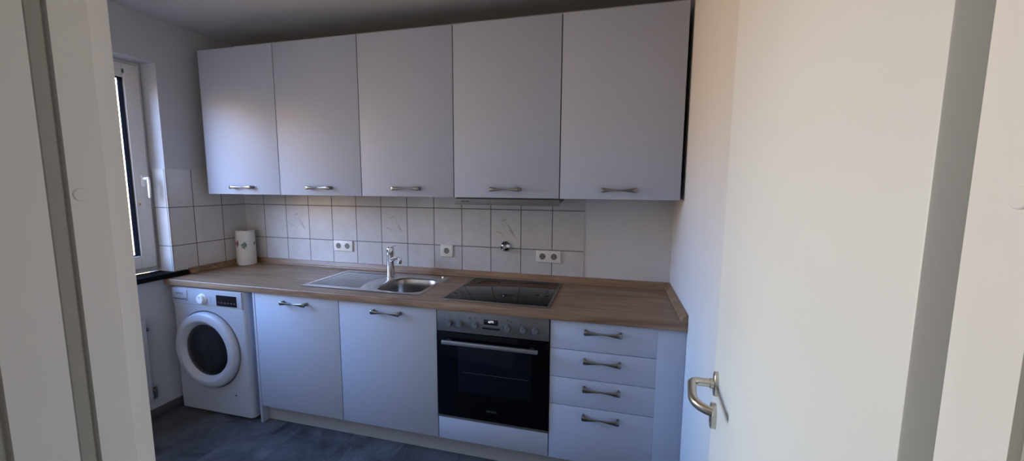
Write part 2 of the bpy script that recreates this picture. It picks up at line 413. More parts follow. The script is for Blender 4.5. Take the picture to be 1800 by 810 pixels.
b = BM(); cyl(b, (XWIN + .01, HY, 1.505), (XWIN + .045, HY, 1.505), .010, seg=20)
sweep(b, [(XWIN + .045, HY, 1.515), (XWIN + .05, HY, 1.495), (XWIN + .05, HY, 1.45), (XWIN + .048, HY, 1.40), (XWIN + .046, HY, 1.385)], [(.006, .008), (.007, .010), (.006, .010), (.006, .009), (.004, .006)], up=(1, 0, 0))
obj('window_handle', b, 'white_plastic', wh)
obj('window_screw', lathe(BM(), [(0, .003), (.006, .003), (.008, 0)], (XWIN, HY - .028, 1.345), (1, 0, 0), 16), 'brass', w)
obj('window_corner_clip', box(BM(), XWIN, XWIN + .008, SY1 - .09, SY1 - .082, SZ1 - .06, SZ1 - .035, .002), 'skirting', w)
b = BM(); box(b, XWIN - .02, XL + .03, YW2 - .06, YW + .07, ZS - .032, ZS, .003)
obj('window_sill', b, 'granite', w, label='black polished stone sill')

# ------------------------------------------------------------------ door frame and open door
def jamb(x, s, cuts):
    """reveal profile seen from above; s=+1 when the wall is on the -x side; cuts: strip grooves (y0,y1)"""
    ye = -2.149 if s > 0 else -2.152
    P = [(x - s * .05, YC - .012), (x, YC - .012)]
    for y0, y1 in sorted(cuts): P += [(x, y0), (x - s * .006, y0 + .001), (x - s * .006, y1 - .001), (x, y1)]
    P += [(x, ye - .002), (x - s * .002, ye), (x - s * .016, ye), (x - s * .016, -2.124), (x - s * .055, -2.124), (x - s * .055, YF + .001), (x - s * .02, YF + .001), (x - s * .02, YC), (x - s * .05, YC)]
    return P
fr = thing('trim_4', 'cream enamelled door frame around the kitchen doorway', 'door frame', (.73, -2.2, 0), kind='structure')
LC = [(-2.268, -2.237), (-2.1955, -2.1795)]
RC = [(-2.268, -2.237), (-2.206, -2.1905)]
b = BM(); prism(b, jamb(DXL, 1, LC), 'z', 0, 2.04); jl = obj('frame_jamb', b, 'frame', fr)
b = BM(); prism(b, jamb(DXR, -1, RC), 'z', 0, 2.04); jr = obj('frame_jamb', b, 'frame', fr)
for x, s, cc, j in ((DXL, 1, LC, jl), (DXR, -1, RC, jr)):
    for y0, y1 in cc:
        c = (y0 + y1) / 2; h = (y1 - y0) / 2 - .0012
        b = BM(); prism(b, [(x - s * .0060, c - h), (x - s * .0060, c + h), (x - s * .0032, c + h * .75), (x - s * .0022, c), (x - s * .0032, c - h * .75)], 'z', 0, 2.0)
        obj('groove_strip', b, 'grey_strip', j)  # even grey strip lying along the bottom of the jamb groove
for x, s, y, j, pz in ((DXL, 1, -2.1715, jl, 1.4660), (DXR, -1, -2.177, jr, 1.4725)):
    obj('frame_plug', lathe(BM(), [(.0061, -.001), (.0061, .0006), (.0054, .0011), (0, .0013)], (x, y, pz), (s, 0, 0), 32), 'frame', j)
b = BM(); box(b, DXL - .05, DXR + .05, YC - .012, -2.124, 2.0, 2.045, .002); obj('frame_head', b, 'frame', fr)

H = Vector((1.089, -2.103, 0)); FE = Vector((1.1455, -1.372, 0))
dv = (FE - H).normalized(); nv = Vector((-dv.y, dv.x, 0))        # nv: towards the window, out of the visible face
Wd = (FE - H).length
D = thing('door_1', 'white flush door standing open against the side wall with a steel lever', 'door', tuple(H), kind='structure')
MD = Matrix(((dv.x, nv.x, 0, H.x), (dv.y, nv.y, 0, H.y), (0, 0, 1, 0), (0, 0, 0, 1)))  # local: x along leaf, y out of face, z up
b = BM(); box(b, 0, Wd, -.040, 0, .008, 1.985, .0022, 2, MD); obj('door_leaf', b, 'leaf', D)
def loc(x, y, z): return MD @ Vector((x, y, z))
hx, hz = Wd - .052, .995
def oval(b, cx, cz, rx, rz, y0, y1):
    q = BM(); ring = []
    for y, k in ((y0, 1.), (y1 - .0015, 1.), (y1, .9)):
        ring.append([q.verts.new((cx + rx * k * math.cos(a) * (abs(math.cos(a)) ** -.15 if abs(math.cos(a)) > .01 else 1), y, cz + rz * k * math.sin(a))) for a in [2 * PI * i / 40 for i in range(40)]])
    for A, B in zip(ring, ring[1:]):
        for i in range(40): q.faces.new((A[i], A[(i + 1) % 40], B[(i + 1) % 40], B[i]))
    q.faces.new(ring[-1]); bmesh.ops.recalc_face_normals(q, faces=q.faces[:]); merge(b, q, MD)
b = BM(); oval(b, hx, hz, .016, .031, -.0005, .009); rose = obj('lever_rose', b, 'lever', D)
b = BM(); oval(b, hx, hz - .083, .017, .033, -.0005, .012); esc = obj('keyhole_plate', b, 'lever', D)
b = BM(); q = BM(); box(q, hx - .0035, hx + .0035, .0116, .0124, hz - .101, hz - .073); merge(b, q, MD); obj('keyhole', b, 'rubber', esc)
pts = [(hx, .006, hz), (hx, .028, hz), (hx - .001, .044, hz), (hx - .006, .0535, hz), (hx - .016, .0595, hz), (hx - .035, .061, hz), (hx - .07, .064, hz), (hx - .090, .0645, hz), (hx - .106, .060, hz - .001), (hx - .118, .052, hz - .002), (hx - .126, .040, hz - .003), (hx - .131, .028, hz - .004)]
R = [(.0095, .0095)] * 3 + [(.0098, .0098)] * 6 + [(.0097, .0097)] * 3
b = BM(); sweep(b, [loc(*p) for p in pts], R); obj('lever_handle', b, 'lever', D)
b = BM(); cyl(b, loc(hx, .006, hz), loc(hx, .017, hz), .0125, seg=28); obj('lever_collar', b, 'lever', D)

# ------------------------------------------------------------------ bow handles (one mesh, shared)
def bow_mesh():
    b = BM(); L = .086; n = 33; pts = []; sec = []
    for i in range(n):
        u = -1 + 2 * i / (n - 1); a = abs(u)
        x = u * L
        out = .030 if a < .8 else .030 - .004 * ((a - .8) / .2) ** 2
        out -= .005 * (1 - a) ** 2
        pts.append((x, -out, 0)); hz_ = .0034 + .0098 * a ** 1.5
        if i in (0, n - 1): hz_ *= .9
        sec.append((.0032 + .002 * a, hz_))
    sweep(b, pts, sec)
    for s in (-1, 1):
        sweep(b, [(s * (L - .006), -.028, 0), (s * (L - .0055), -.012, 0), (s * (L - .005), .0002, 0)], [(.0062, .0112), (.0056, .0088), (.0066, .0098)], up=(0, 0, 1))
    me = bpy.data.meshes.new('bow_handle'); b.to_mesh(me); b.free(); me.materials.append(M['handle'])
    me.polygons.foreach_set('use_smooth', [True] * len(me.polygons)); me.set_sharp_from_angle(angle=math.radians(50)); return me
BOW = bow_mesh()
def handle(parent, x, y, z):
    o = bpy.data.objects.new('handle', BOW); COL.objects.link(o); o.parent = parent
    o.location = Vector((x, y, z)) - ORG[root_of(parent).name]; return o

# ------------------------------------------------------------------ wall cabinets
ZT, ZB, YU = 2.3418, 1.4074, -.3499
XU, WU = -1.799, .5995
def wall_cabinet(x0, label):
    x1 = x0 + WU
    t = thing('wall_cabinet', label, 'wall cabinet', (x0 + WU / 2, -.17, ZB), 'white wall cabinets in a row under the ceiling')
    b = BM(); th = .016
    box(b, x0, x0 + th, YU + .02, -.002, ZB, ZT); box(b, x1 - th, x1, YU + .02, -.002, ZB, ZT)
    box(b, x0 + th, x1 - th, YU + .02, -.002, ZT - th, ZT); box(b, x0 + th, x1 - th, YU + .02, -.002, ZB + .004, ZB + th + .004)
    box(b, x0 + th, x1 - th, -.012, -.004, ZB + th, ZT - th)
    obj('carcass', b, 'carcass', t)
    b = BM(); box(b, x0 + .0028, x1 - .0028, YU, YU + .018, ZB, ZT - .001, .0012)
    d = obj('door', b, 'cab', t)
    handle(d, x0 + WU / 2 + .006, YU, 1.4545)
    return t
lab = ['white wall cabinet beside the window, first of the row, catching the daylight', 'second white wall cabinet from the window, above the pair of sockets',
       'white wall cabinet above the sink tap, middle of the five', 'white wall cabinet with the slim extractor hood beneath it', 'white wall cabinet at the end of the row against the plain side wall']
wc = wall_cabinet(XU, lab[0])
for i in range(1, 5): dup(wc, Vector(wc.location) + Vector((WU * i, 0, 0)), lab[i])

# ------------------------------------------------------------------ extractor hood
hd = thing('extractor_hood', 'slim grey extractor hood under the fourth wall cabinet', 'extractor hood', (.302, -.2, 1.368))
b = BM(); prism(b, [(YU + .012, 1.3705), (-.03, 1.388), (-.03, 1.4068), (YU + .012, 1.4068)], 'x', .02, .585); obj('hood_body', b, 'hood', hd)
b = BM(); box(b, .006, .601, YU - .004, YU + .012, 1.3675, 1.4005, .0025); fa = obj('hood_fascia', b, 'hood', hd)
b = BM(); box(b, .01, .597, YU + .004, YU + .012, 1.4006, 1.4066); obj('shadow_gap_strip', b, 'rubber', hd)
b = BM(); box(b, .046, .094, YU - .0052, YU - .0035, 1.3835, 1.3885, .0008); obj('badge', b, 'ink_dark', fa)
b = BM(); box(b, .06, .55, YU + .05, -.07, 1.3650, 1.3735); obj('grease_filter', b, 'steel', hd)

# ------------------------------------------------------------------ worktop
ZW, ZU = .8728, .8347
YT = -.6188
SX0, SX1, SY_0, SY_1 = -.925, -.137, -.537, -.082        # sink outline
HX0, HX1, HY0, HY1 = .012, .590, -.566, -.054            # hob outline
XWL = XL + .014
wt = thing('worktop', 'oak-look worktop running from the window to the side wall', 'worktop', (-.3, -.31, ZU))
b = BM()
xs = [XWL, SX0 + .03, SX1 - .03, HX0 + .02, HX1 - .02, XR - .001]
q = BM()
def plate(x0, x1, y0, y1): box(q, x0, x1, y0, y1, ZU, ZW)
plate(xs[0], xs[1], YT + .03, -.006); plate(xs[2], xs[3], YT + .03, -.006); plate(xs[4], xs[5], YT + .03, -.006)
for a, c, y0, y1 in ((xs[1], xs[2], SY_0 + .03, SY_1 - .03), (xs[3], xs[4], HY0 + .02, HY1 - .02)):
    plate(a, c, YT + .03, y0); plate(a, c, y1, -.006)
merge(b, q)
prof = []
for k in range(7):
    a = PI / 2 * k / 6; prof.append((YT + .006 - .006 * math.sin(a), ZW - .006 + .006 * math.cos(a)))
prof = [(YT + .03, ZW)] + prof
for k in range(4):
    a = PI / 2 * k / 3; prof.append((YT + .004 - .004 * math.cos(a), ZU + .004 - .004 * math.sin(a)))
prof += [(YT + .03, ZU)]
prism(b, prof, 'x', XWL, XR - .001)
obj('slab', b, 'wood', wt, smooth=25)
b = BM(); prism(b, [(-.006, ZW), (-.032, ZW), (-.029, ZW + .006), (-.024, ZW + .010), (-.013, ZW + .036), (-.006, ZW + .038)], 'x', XL + .006, XR - .001)
obj('upstand', b, 'wood', wt, smooth=20)
b = BM(); prism(b, [(XR - .001, ZW), (XR - .029, ZW), (XR - .029, ZW + .007), (XR - .010, ZW + .036), (XR - .001, ZW + .038)], 'y', YT + .002, -.012)
obj('upstand', b, 'wood', wt, smooth=20)
b = BM(); prism(b, [(XL + .006, ZW), (XL + .031, ZW), (XL + .031, ZW + .008), (XL + .014, ZW + .036), (XL + .006, ZW + .038)], 'y', -.463, -.012)
obj('upstand', b, 'wood', wt, smooth=20)

# ------------------------------------------------------------------ sink
sk = thing('kitchen_sink', 'stainless steel inset sink with ribbed drainer and one round-cornered bowl', 'sink', ((SX0 + SX1) / 2, -.31, ZW))
BX, BY, BRX, BRY = -.308, -.335, .158, .158
def superell(cx, cy, rx, ry, z, n=56, e=.62, bm=None, squash=0):
    vs = []
    for i in range(n):
        a = 2 * PI * i / n; c, s = math.cos(a), math.sin(a)
        vs.append(bm.verts.new((cx + rx * math.copysign(abs(c) ** e, c), cy + ry * math.copysign(abs(s) ** e, s), z)))
    return vs
# rim sheet: grid with bowl and drainer recess cut in as height field
NX, NY = 150, 150
def smooth01(t): t = max(0., min(1., t)); return t * t * (3 - 2 * t)
def drain_sd(x, y):
    x0, x1, y0, y1 = SX0 + .032, -.515, SY_0 + .045, SY_1 - .045
    # leading corner near the bowl is swept round
    dx = max(x0 - x, x - x1); dy = max(y0 - y, y - y1)
    d = max(dx, dy)
    c = math.hypot(x - (BX), y - (BY)); d = max(d, .262 - c + .0)
    return d
def bowl_r(x, y):
    e = 2 / .62
    return (abs((x - BX) / BRX) ** e + abs((y - BY) / BRY) ** e) ** (1 / e)
b = BM(); G = {}
zt = ZW + .0035
for i in range(NX + 1):
    for j in range(NY + 1):
        x = SX0 + (SX1 - SX0) * i / NX; y = SY_0 + (SY_1 - SY_0) * j / NY
        ed = min(x - SX0, SX1 - x, y - SY_0, SY_1 - y)
        z = zt - .003 * (1 - smooth01(ed / .008))
        d = drain_sd(x, y)
        if d < 0:
            dep = smooth01(-d / .010) * .0055
            rib = 0.
            if d < -.012:
                rib = .0036 * smooth01((-d - .010) / .012) * (.5 + .5 * math.cos(2 * PI * (y - SY_0) / .0305)) ** 1.3
            z -= dep - rib
        r = bowl_r(x, y)
        if r < 1.12: z -= .003 * smooth01((1.12 - r) / .1)
        G[i, j] = (b.verts.new((x, y, z)), r)
for i in range(NX):
    for j in range(NY):
        q4 = (G[i, j], G[i + 1, j], G[i + 1, j + 1], G[i, j + 1])
        if min(k[1] for k in q4) < 1.0: continue
        b.faces.new([k[0] for k in q4])
# side skirt
bo = [G[i, 0][0] for i in range(NX + 1)] + [G[NX, j][0] for j in range(1, NY + 1)] + [G[i, NY][0] for i in range(NX - 1, -1, -1)] + [G[0, j][0] for j in range(NY - 1, 0, -1)]
lo = [b.verts.new((v.co.x, v.co.y, ZW - .0006)) for v in bo]
for k in range(len(bo)): b.faces.new((bo[k], lo[k], lo[(k + 1) % len(lo)], bo[(k + 1) % len(bo)]))
obj('drainer_sheet', b, 'sink_steel', sk, smooth=60)
b = BM(); rings = []
for rr, z in ((1.05, zt - .0022), (1.02, zt - .0028), (1.0, zt - .005), (.975, zt - .014), (.95, zt - .05), (.93, zt - .10), (.90, zt - .132), (.82, zt - .148), (.6, zt - .153), (.3, zt - .155), (.16, zt - .156)):
    rings.append(superell(BX, BY, BRX * rr, BRY * rr, z, bm=b, e=.62 + (.38 if rr < .5 else 0)))
for A, B in zip(rings, rings[1:]):
    for k in range(56): b.faces.new((A[k], A[(k + 1) % 56], B[(k + 1) % 56], B[k]))
b.faces.new(rings[-1]); bmesh.ops.recalc_face_normals(b, faces=b.faces[:])
for f in b.faces: f.normal_flip()
obj('bowl', b, 'bowl_steel', sk, smooth=60)
obj('drain_strainer', lathe(BM(), [(0, .004), (.018, .004), (.022, .002), (.040, .003), (.043, 0)], (BX, BY, zt - .1545), (0, 0, 1)), 'chrome', sk)
obj('overflow_slot', box(BM(), BX + BRX - .014, BX + BRX - .009, BY + .02, BY + .075, zt - .045, zt - .033, .002), 'rubber', sk)
obj('popup_knob', lathe(BM(), [(.009, 0), (.009, .006), (.007, .010), (0, .011)], (SX1 - .04, SY_1 - .045, zt - .0005), (0, 0, 1), 24), 'chrome', sk)

# ------------------------------------------------------------------ tap
TXX, TYY = -.512, -.200
fc = thing('kitchen_tap', 'chrome single-lever mixer tap behind the sink bowl', 'tap', (TXX, TYY, zt))
sd = Vector((.80, -.60, 0)).normalized()
b = BM(); lathe(b, [(.029, -.004), (.029, .004), (.026, .008), (.0252, .05), (.0242, .14), (.0242, .150), (0, .150)], (TXX, TYY, zt), (0, 0, 1), 40); obj('tap_body', b, 'chrome', fc)
o0 = Vector((TXX, TYY, zt))
def rel(f, z): return o0 + sd * f + Vector((0, 0, z))
b = BM(); sweep(b, [rel(.0, .108), rel(.03, .119), rel(.06, .131), rel(.09, .139), rel(.125, .143), rel(.150, .142)], [(.013, .014), (.0125, .0135), (.012, .012), (.0115, .011), (.0115, .0105), (.011, .010)]); sp = obj('spout', b, 'chrome', fc)
b = BM(); lathe(b, [(0, -.001), (.011, -.001), (.0135, .004), (.0135, .028), (.0125, .034), (0, .034)], rel(.148, .114), (0, 0, 1), 28); obj('aerator', b, 'chrome', sp)
b = BM(); lathe(b, [(.0242, 0), (.0242, .002), (.0250, .004), (.0254, .036), (.0235, .044), (.013, .050), (0, .051)], (TXX, TYY, zt + .151), (0, 0, 1), 40); lv = obj('lever_cap', b, 'chrome', fc)
b = BM(); sweep(b, [rel(-.012, .196), rel(.02, .203), rel(.055, .211), rel(.09, .219), rel(.105, .222)], [(.012, .004), (.010, .0048), (.008, .004), (.0075, .0036), (.006, .003)]); obj('lever', b, 'chrome', fc)

# ------------------------------------------------------------------ hob
hb = thing('ceramic_hob', 'black glass hob in a steel frame set in the worktop above the oven', 'hob', ((HX0 + HX1) / 2, -.31, ZW))
b = BM(); wfr = .014
for (x0, x1, y0, y1) in ((HX0, HX1, HY0, HY0 + wfr), (HX0, HX1, HY1 - wfr, HY1), (HX0, HX0 + wfr, HY0 + wfr, HY1 - wfr), (HX1 - wfr, HX1, HY0 + wfr, HY1 - wfr)):
    box(b, x0, x1, y0, y1, ZW, ZW + .0055, .0018)
obj('hob_frame', b, 'hob_trim', hb)
gl = obj('glass_plate', box(BM(), HX0 + wfr, HX1 - wfr, HY0 + wfr, HY1 - wfr, ZW - .003, ZW + .0050, .0006), 'hob_glass', hb)
ring_m = mat('hob_zone_print', (.030, .030, .033), .2, noise=.05)
for cx, cy, r in ((.155, -.43, .092), (.155, -.185, .072), (.435, -.185, .092), (.445, -.43, .072)):
    b = BM(); lathe(b, [(r, 0), (r, .0002), (r - .0022, .0002), (r - .0022, 0)], (cx, cy, ZW + .00505), (0, 0, 1), 64); obj('cooking_zone', b, ring_m, gl)

# ------------------------------------------------------------------ base cabinets
YB = -.60; ZD0 = .1119; ZD1 = ZU - .004
def base_cabinet(x0, x1, label, side=False):
    t = thing('base_cabinet', label, 'base cabinet', ((x0 + x1) / 2, -.3, 0), 'white base cabinets with one door under the sink')
    b = BM(); th = .016; xa = x0 + (.016 if side else 0)
    box(b, xa, xa + th, YB + .021, -.03, .10, ZU - .001); box(b, x1 - th, x1, YB + .021, -.03, .10, ZU - .001)
    box(b, xa + th, x1 - th, YB + .021, -.03, .10, .116); box(b, xa + th, x1 - th, -.05, -.04, .116, ZU - .18)
    box(b, xa + th, x1 - th, YB + .021, YB + .04, ZU - .03, ZU - .001)
    obj('carcass', b, 'carcass', t)
    if side:
        obj('side_panel', box(BM(), x0, x0 + .0155, YB - .001, -.03, .0, ZU - .001, .001), 'cab', t)
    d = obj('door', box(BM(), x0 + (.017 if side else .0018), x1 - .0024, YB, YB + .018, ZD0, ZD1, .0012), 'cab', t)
    handle(d, (x0 + x1) / 2 + .008, YB, .789)
    return t
X0, X1, X2, X3, X4, X5 = -1.2036, -.6012, 0., .6, 1.094, 1.2165
base_cabinet(X0, X1, 'white base cabinet with a single door beside the washing machine', True)
base_cabinet(X1 + .0004, X2 - .0004, 'white base cabinet with a single door between sink cabinet and oven')

pl = obj('plinth', box(BM(), X0 + .017, X5 - .001, -.552, -.536, 0, .098), 'plinth')
tag(pl, 'recessed pale plinth board along the floor under the base units', 'plinth')

# ------------------------------------------------------------------ oven with its housing
oc = thing('oven_housing', 'white housing cabinet around the oven with a low blank front', 'oven cabinet', (.3, -.3, 0))
b = BM()
box(b, .0004, .0164, YB + .021, -.03, .10, ZU - .001); box(b, .5836, .5996, YB + .021, -.03, .10, ZU - .001); box(b, .0164, .5836, YB + .021, -.03, .10, .116); box(b, .0164, .5836, YB + .021, -.03, .222, .238)
obj('carcass', b, 'carcass', oc)
obj('lower_front', box(BM(), .0025, .5975, YB, YB + .018, ZD0, .2345, .0012), 'cab', oc)
ov = thing('built_in_oven', 'black glass built-in oven with grey control panel under the hob', 'oven', (.3, -.3, .2395))
obj('oven_body', box(BM(), .0175, .5825, YB + .012, -.06, .2395, ZU - .004), 'ink_grey', ov)
cp = obj('control_panel', box(BM(), .0035, .5965, YB - .006, YB + .013, .7185, ZU - .0015, .002), 'oven_panel', ov)
yk = YB - .006
for kx in (.074, .131, .216, .388, .467, .527):
    b = BM(); lathe(b, [(.0172, 0), (.0172, .0015), (.0150, .002)], (kx, yk, .767), (0, -1, 0), 36)
    lathe(b, [(.0150, .0015), (.0150, .014), (.0138, .017), (0, .0172)], (kx, yk, .767), (0, -1, 0), 36)
    kb = obj('knob', b, 'knob', ov)
    obj('knob_collar', lathe(BM(), [(.0185, -.0002), (.0185, .0009), (.0165, .001)], (kx, yk, .767), (0, -1, 0), 36), 'ink_dark', kb)
    obj('knob_mark', box(BM(), kx - .0012, kx + .0012, yk - .0176, yk - .0168, .767, .780), 'ink_grey', kb)
    b = BM()
    for a in range(-5, 6):
        if a == 0: continue
        th = a * .42 + PI / 2
        px, pz = kx + .0245 * math.cos(th), .767 + .0245 * math.sin(th)
        box(b, px - .0009, px + .0009, yk - .0004, yk + .0005, pz - .0009, pz + .0009)
    obj('scale_marking', b, 'ink_grey', cp)
    obj('symbol', box(BM(), kx - .004, kx + .004, yk - .0004, yk + .0005, .803, .808), 'ink_grey', cp)
for px in (.188, .408):
    obj('pilot_light', lathe(BM(), [(.0034, 0), (.0030, .0012), (0, .0016)], (px, yk, .800), (0, -1, 0), 16), 'ink_dark', cp)
ds = obj('display', box(BM(), .262, .337, yk - .0012, yk + .002, .7745, .8015, .0006), 'display', cp)
text('display_digits', '6:771', .0165, (.301, yk - .0016, .790), 'digits', ds, spacing=.8)
obj('button_strip', box(BM(), .253, .346, yk - .0012, yk + .002, .7495, .7605, .001), 'display', cp)
od = obj('oven_door', box(BM(), .0035, .5965, YB - .006, YB + .010, .2520, .7155, .002), 'black_glass', ov)
obj('door_window', box(BM(), .118, .512, YB - .0066, YB - .0055, .396, .640, .0004), 'oven_window', od)
obj('oven_rack', box(BM(), .150, .497, YB - .0070, YB - .0062, .5035, .5062), 'handle', od)
text('badge', 'SIEMENS', .0155, (.303, YB - .0064, .307), 'ink_grey', od, depth=.0003)
b = BM(); box(b, .045, .548, YB - .050, YB - .036, .664, .684, .002)
dh = obj('door_handle', b, 'oven_bar', od)
for x in (.075, .513): obj('handle_post', box(BM(), x - .010, x + .010, YB - .037, YB - .0055, .668, .679, .002), 'rubber', dh)
obj('base_trim', box(BM(), .0035, .5965, YB - .003, YB + .012, .2398, .2485, .001), 'oven_panel', ov)

# ------------------------------------------------------------------ drawer unit and filler
dr = thing('drawer_cabinet', 'white base cabinet with four drawers beside the oven', 'drawer unit', ((X3 + X4) / 2, -.3, 0))
b = BM(); th = .016
box(b, X3 + .0004, X3 + th, YB + .021, -.03, .10, ZU - .001); box(b, X4 - th, X4, YB + .021, -.03, .10, ZU - .001); box(b, X3 + th, X4 - th, YB + .021, -.03, .10, .116)
box(b, X3 + th, X4 - th, -.05, -.04, .116, ZU - .02)
obj('carcass', b, 'carcass', dr)
zl = [ZD1, .6878, .5442, .4012, ZD0]; hzs = [.788, .6445, .504, .3595]
for k in range(4):
    top = zl[k] - (.0016 if k else 0); bot = zl[k + 1] + (.0016 if k < 3 else 0)
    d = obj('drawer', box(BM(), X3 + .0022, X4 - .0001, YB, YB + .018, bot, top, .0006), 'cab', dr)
    handle(d, .852, YB, hzs[k])
fl = obj('filler_panel', box(BM(), X4 + .0003, X5 - .0006, YB - .0004, YB + .018, .0, ZD1, .001), 'cab')
tag(fl, 'narrow white filler panel between the drawers and the side wall', 'filler panel')

# ------------------------------------------------------------------ washing machine
WX0, WX1, WYF = -1.852, -1.258, -.602
wm = thing('washing_machine', 'white front-loading washing machine under the worktop by the window', 'washing machine', ((WX0 + WX1) / 2, -.31, 0))
b = BM()
def rr(x0, x1, y0, y1, r, n=8):
    P = []
    for cx, cy, a0 in ((x1 - r, y1 - .01, 0), (x0 + r, y1 - .01, 90), (x0 + r, y0 + r, 180), (x1 - r, y0 + r, 270)):
        for k in range(n + 1):
            a = math.radians(a0 + 90 * k / n); q = r if cy < y1 - .02 else .01
            P.append((cx + (r if q == r else r) * math.cos(a) if q == r else cx + r * math.cos(a), cy + q * math.sin(a)))
    return P
body = rr(WX0, WX1, WYF, -.05, .028)
prism(b, body, 'z', .014, .826)
obj('body', b, 'washer', wm, smooth=40)
for x in (WX0 + .05, WX1 - .05):
    for y in (-.55, -.12): obj('foot', cyl(BM(), (x, y, 0), (x, y, .016), .02, seg=20), 'rubber', wm)
b = BM(); box(b, WX0 + .014, WX1 - .022, WYF - .006, WYF + .01, .716, .822, .004, 3); wp = obj('control_fascia', b, 'washer', wm)
yp = WYF - .006
b = BM(); box(b, -1.828, -1.708, yp - .004, yp + .003, .745, .815, .002); dw = obj('detergent_drawer', b, 'washer', wm)
obj('drawer_grip', box(BM(), -1.824, -1.712, yp - .0044, yp + .002, .7475, .7545), 'ink', dw)
text('brand_lettering', 'SIEMENS', .0165, (-1.770, yp - .0042, .785), 'ink', dw)
KX, KZ = -1.586, .762
kb = obj('program_knob', lathe(BM(), [(.0335, -.001), (.0335, .004), (.029, .006), (.0272, .018), (.0245, .021), (0, .022)], (KX, yp, KZ), (0, -1, 0), 48), 'white_plastic', wm)
obj('knob_mark', box(BM(), KX - .001, KX + .001, yp - .0226, yp - .0218, KZ + .006, KZ + .020), 'ink', kb)
dp = obj('display', box(BM(), -1.475, -1.318, yp - .0018, yp + .002, .727, .795, .001), 'display', wm)
b = BM(); box(b, -1.465, -1.325, yp - .0021, yp - .0015, .7448, .7456)
for k in range(6): box(b, -1.462 + k * .0245, -1.450 + k * .0245, yp - .0021, yp - .0015, .748, .753)
obj('display_symbol', b, 'ink_grey', dp)
for k in range(4): obj('print_line', box(BM(), -1.528, -1.508, yp - .0004, yp + .001, .748 + k * .009, .7495 + k * .009), 'ink', wp)
obj('panel_seam', box(BM(), WX0 + .02, WX1 - .024, WYF - .0022, WYF + .002, .7115, .7150), 'white_plastic', wm)
CX, CZ = -1.575, .432
b = BM(); ax = (0, -1, 0)
lathe(b, [(.244, 0), (.246, .010), (.243, .022), (.236, .031), (.229, .034), (.200, .040), (.194, .0385), (.172, .018), (.164, .010), (.162, .0)], (CX, WYF, CZ), ax, 72)
dn = obj('porthole_door', b, 'washer_ring', wm, smooth=35)
obj('door_recess', lathe(BM(), [(.2535, -.002), (.2535, .0012), (.247, .0008), (.243, -.002)], (CX, WYF, CZ), ax, 72), 'ink_grey', wm)
obj('porthole_glass', lathe(BM(), [(.166, .012), (.158, .016), (.13, .021), (.09, .025), (.045, .027), (0, .0275)], (CX, WYF, CZ), ax, 64), 'washer_dark', dn, smooth=60)
obj('pump_flap_slot', lathe(BM(), [(0, .0015), (.006, .0015), (.0065, 0)], (-1.385, WYF, .150), ax, 16), 'ink_grey', wm)

# ------------------------------------------------------------------ sockets and valve on the tiles
def socket(x0, x1, z0, z1, label, n, group=None):
    t = thing('wall_socket', label, 'wall socket', ((x0 + x1) / 2, -.006, (z0 + z1) / 2), group)
    obj('cover_plate', box(BM(), x0, x1, -.0165, -.0058, z0, z1, .003, 3), 'socket', t)
    zc = (z0 + z1) / 2; wd = (x1 - x0) / n
    for k in range(n):
        cx = x0 + wd * (k + .5) + ((.003, -.003)[k] if n == 2 else 0)
        b = BM(); lathe(b, [(.0235, 0), (.0235, .0012), (.0215, .0016), (.0212, .0002), (.0195, .0002)], (cx, -.0165, zc), (0, -1, 0), 40)
        si = obj('socket_insert', b, 'socket', t)
        b = BM(); lathe(b, [(.0198, .0003), (.0188, .0010), (0, .0010)], (cx, -.0165, zc), (0, -1, 0), 40)
        obj('socket_well', b, 'socket_in', si)
        for s in (-1, 1):
            obj('pin_hole', lathe(BM(), [(0, .0016), (.0032, .0016), (.0034, .0008)], (cx + s * .0095, -.0165, zc), (0, -1, 0), 16), 'pin_dark', si)
            obj('earth_clip', box(BM(), cx - .0028, cx + .0028, -.0190, -.0172, zc + s * .0165 - .0022, zc + s * .0165 + .0022, .0006), 'pin_dark', si)
    return t
socket(-1.090, -.931, .9955, 1.0715, 'white double wall socket on the tiles between kitchen roll and sink', 2)
socket(-.244, -.1545, .995, 1.077, 'white single wall socket on the tiles between sink and hob', 1)
socket(.4125, .5705, .9925, 1.0695, 'white double wall socket on the tiles behind the hob', 2)
vx, vz = .2105, 1.083
vv = thing('water_valve', 'round chrome water valve on the tiles above the hob', 'valve', (vx, -.006, vz))
obj('rosette', lathe(BM(), [(.0375, 0), (.0375, .003), (.035, .010), (.027, .019), (.017, .024), (.014, .026), (0, .026)], (vx, -.006, vz), (0, -1, 0), 48), 'chrome', vv)
b = BM(); cyl(b, (vx, -.03, vz), (vx - .006, -.055, vz - .002), .014, .0125, 28); obj('stem', b, 'chrome', vv)
b = BM(); q = Vector((-.006, -.025, -.002)).normalized(); p = Vector((vx - .006, -.055, vz - .002))
lathe(b, [(.0145, -.002), (.0145, .010), (.0125, .012), (.0065, .0122), (.0062, .006), (0, .006)], p, tuple(q), 6); nt = obj('cap_nut', b, 'chrome', vv, smooth=20)
obj('cap_hole', lathe(BM(), [(.0062, .0065), (0, .0066)], p, tuple(q), 20), 'pin_dark', nt)

